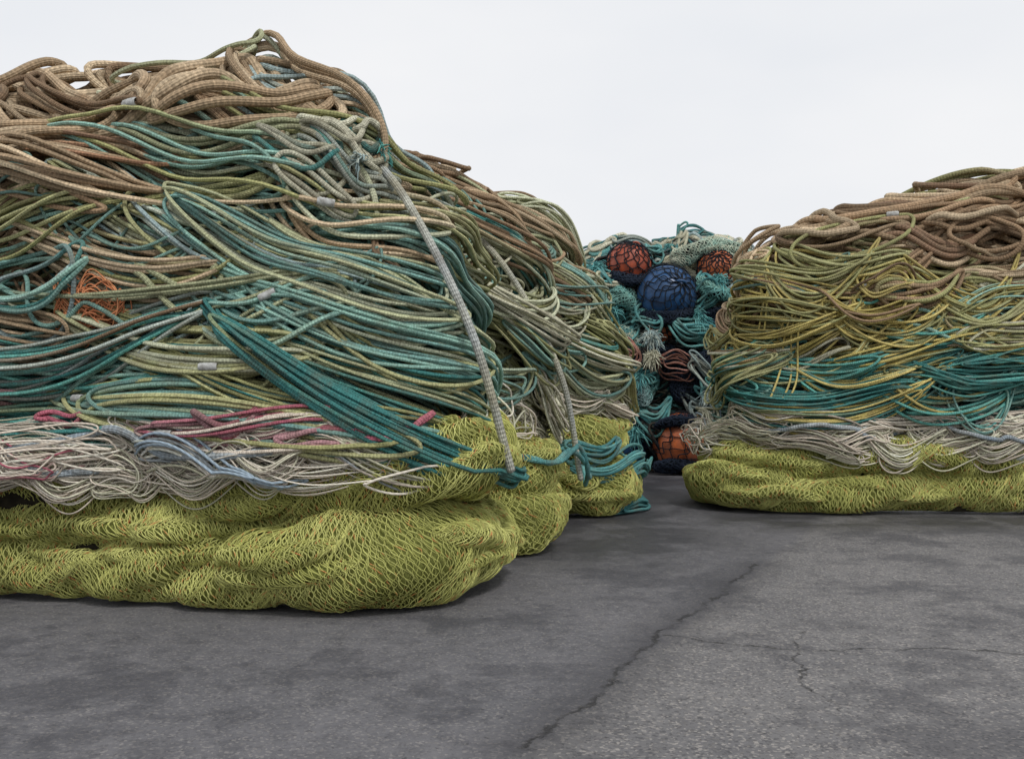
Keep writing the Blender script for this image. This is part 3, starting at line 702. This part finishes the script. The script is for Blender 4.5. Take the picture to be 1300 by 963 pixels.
aggr = nt.nodes.new('ShaderNodeSeparateColor'); nt.links.new(agg.outputs['Color'], aggr.inputs[0])
fine = noise(nt, ob, 220.0, 2)
mott = noise(nt, ob, 1.1, 6, .65)
mott2 = noise(nt, ob, 9.0, 5, .65)
base = mixc(nt, ramp(nt, mott, .32, .68), lin(86, 86, 91), lin(110, 109, 112))
base = mixc(nt, ramp(nt, mott2, .35, .75, 0, .4), base, lin(128, 126, 127))
cc = mixc(nt, ramp(nt, mott, .3, .7), lin(102, 101, 103), lin(128, 126, 125))
base = mixc(nt, coarse, base, cc)
base = mixc(nt, ramp(nt, mott2, .5, .3, 0, .45), base, lin(76, 75, 78))
gg = ramp(nt, coarse, 0, 1, .5, 1)
base = mixc(nt, M(nt, 'MULTIPLY', ramp(nt, aggr.outputs[0], .74, .95, 0, .6), gg), base, lin(170, 164, 157))
base = mixc(nt, M(nt, 'MULTIPLY', ramp(nt, aggr.outputs[1], .74, .92, 0, .5), gg), base, lin(50, 49, 52))
base = mixc(nt, ramp(nt, noise(nt, ob, 30.0, 3, .6), .63, .69, 0, .55), base, lin(54, 52, 55))
base = mixc(nt, ramp(nt, noise(nt, ob, .9, 6, .72), .51, .58, 0, .48), base, lin(58, 58, 64))
base = mixc(nt, M(nt, 'MULTIPLY', wet, .55), base, lin(56, 55, 59))
damp = M(nt, 'MULTIPLY', M(nt, 'MAXIMUM', ramp(nt, segdist(.9, 7.4, 1.4, 12.5), .3, 1.2, 1, 0), ramp(nt, segdist(2.0, 8.9, 6.0, 8.9), .2, .9, 1, 0)), ramp(nt, mott, .38, .52))
base = mixc(nt, M(nt, 'MULTIPLY', damp, .7), base, lin(42, 42, 47))
base = mixc(nt, crack, base, lin(34, 33, 33))
nt.links.new(base, bs.inputs['Base Color'])
rg = M(nt, 'SUBTRACT', ramp(nt, mott, .3, .7, .6, .9), M(nt, 'MULTIPLY', damp, .35))
nt.links.new(rg, bs.inputs['Roughness'])
bs.inputs['Specular IOR Level'].default_value = .35
hgt = M(nt, 'ADD', M(nt, 'MULTIPLY', fine, .7), M(nt, 'SUBTRACT', M(nt, 'MULTIPLY', aggr.outputs[2], .7), M(nt, 'MULTIPLY', crack, 2.5)))
hgt = M(nt, 'ADD', hgt, M(nt, 'MULTIPLY', mott2, 3.0))
bp = nt.nodes.new('ShaderNodeBump'); bp.inputs['Strength'].default_value = .75; bp.inputs['Distance'].default_value = .007
nt.links.new(hgt, bp.inputs['Height']); nt.links.new(bp.outputs[0], bs.inputs['Normal'])
gr = B.obj('ground', [m]); gr['kind'] = 'structure'; gr['label'] = 'cracked grey asphalt quay surface with damp patches'; gr['category'] = 'ground'

# ================================================================== WORLD, SUN, CAMERA
w = bpy.data.worlds.new('World'); scene.world = w; w.use_nodes = True
nt = w.node_tree; nt.nodes.clear()
out = nt.nodes.new('ShaderNodeOutputWorld'); bg = nt.nodes.new('ShaderNodeBackground'); nt.links.new(bg.outputs[0], out.inputs[0])
sky = nt.nodes.new('ShaderNodeTexSky'); sky.sky_type = 'NISHITA'; sky.sun_disc = False
sky.sun_elevation = math.radians(52); sky.sun_rotation = math.radians(150); sky.dust_density = 4.0
sk = nt.nodes.new('ShaderNodeVectorMath'); sk.operation = 'SCALE'; nt.links.new(sky.outputs[0], sk.inputs[0]); sk.inputs['Scale'].default_value = .06
tex = nt.nodes.new('ShaderNodeTexCoord')
mp = nt.nodes.new('ShaderNodeMapping'); mp.inputs['Scale'].default_value = (1, 1, 2.5); nt.links.new(tex.outputs['Generated'], mp.inputs[0])
cl = ramp(nt, noise(nt, mp.outputs[0], 1.8, 4, .5), .3, .7)
cloud = mixc(nt, cl, (.81, .84, .89), (.94, .945, .96))
col = mixc(nt, .95, sk.outputs[0], cloud)
nt.links.new(col, bg.inputs[0]); bg.inputs[1].default_value = 1.0

sd = bpy.data.lights.new('sun', 'SUN'); sd.energy = 1.5; sd.angle = math.radians(10); sd.color = (1, .97, .93)
so = bpy.data.objects.new('sun', sd); scene.collection.objects.link(so)
el, az = math.radians(52), math.radians(150)
dirv = Vector((math.sin(az) * math.cos(el), math.cos(az) * math.cos(el), math.sin(el)))
so.rotation_euler = dirv.to_track_quat('Z', 'Y').to_euler()

cd = bpy.data.cameras.new('camera'); cd.sensor_width = 36; cd.lens = 35.33; cd.clip_end = 1000
co = bpy.data.objects.new('camera', cd); scene.collection.objects.link(co)
co.location = (0, 0, 1.25); co.rotation_euler = (math.radians(90), 0, 0)
scene.camera = co
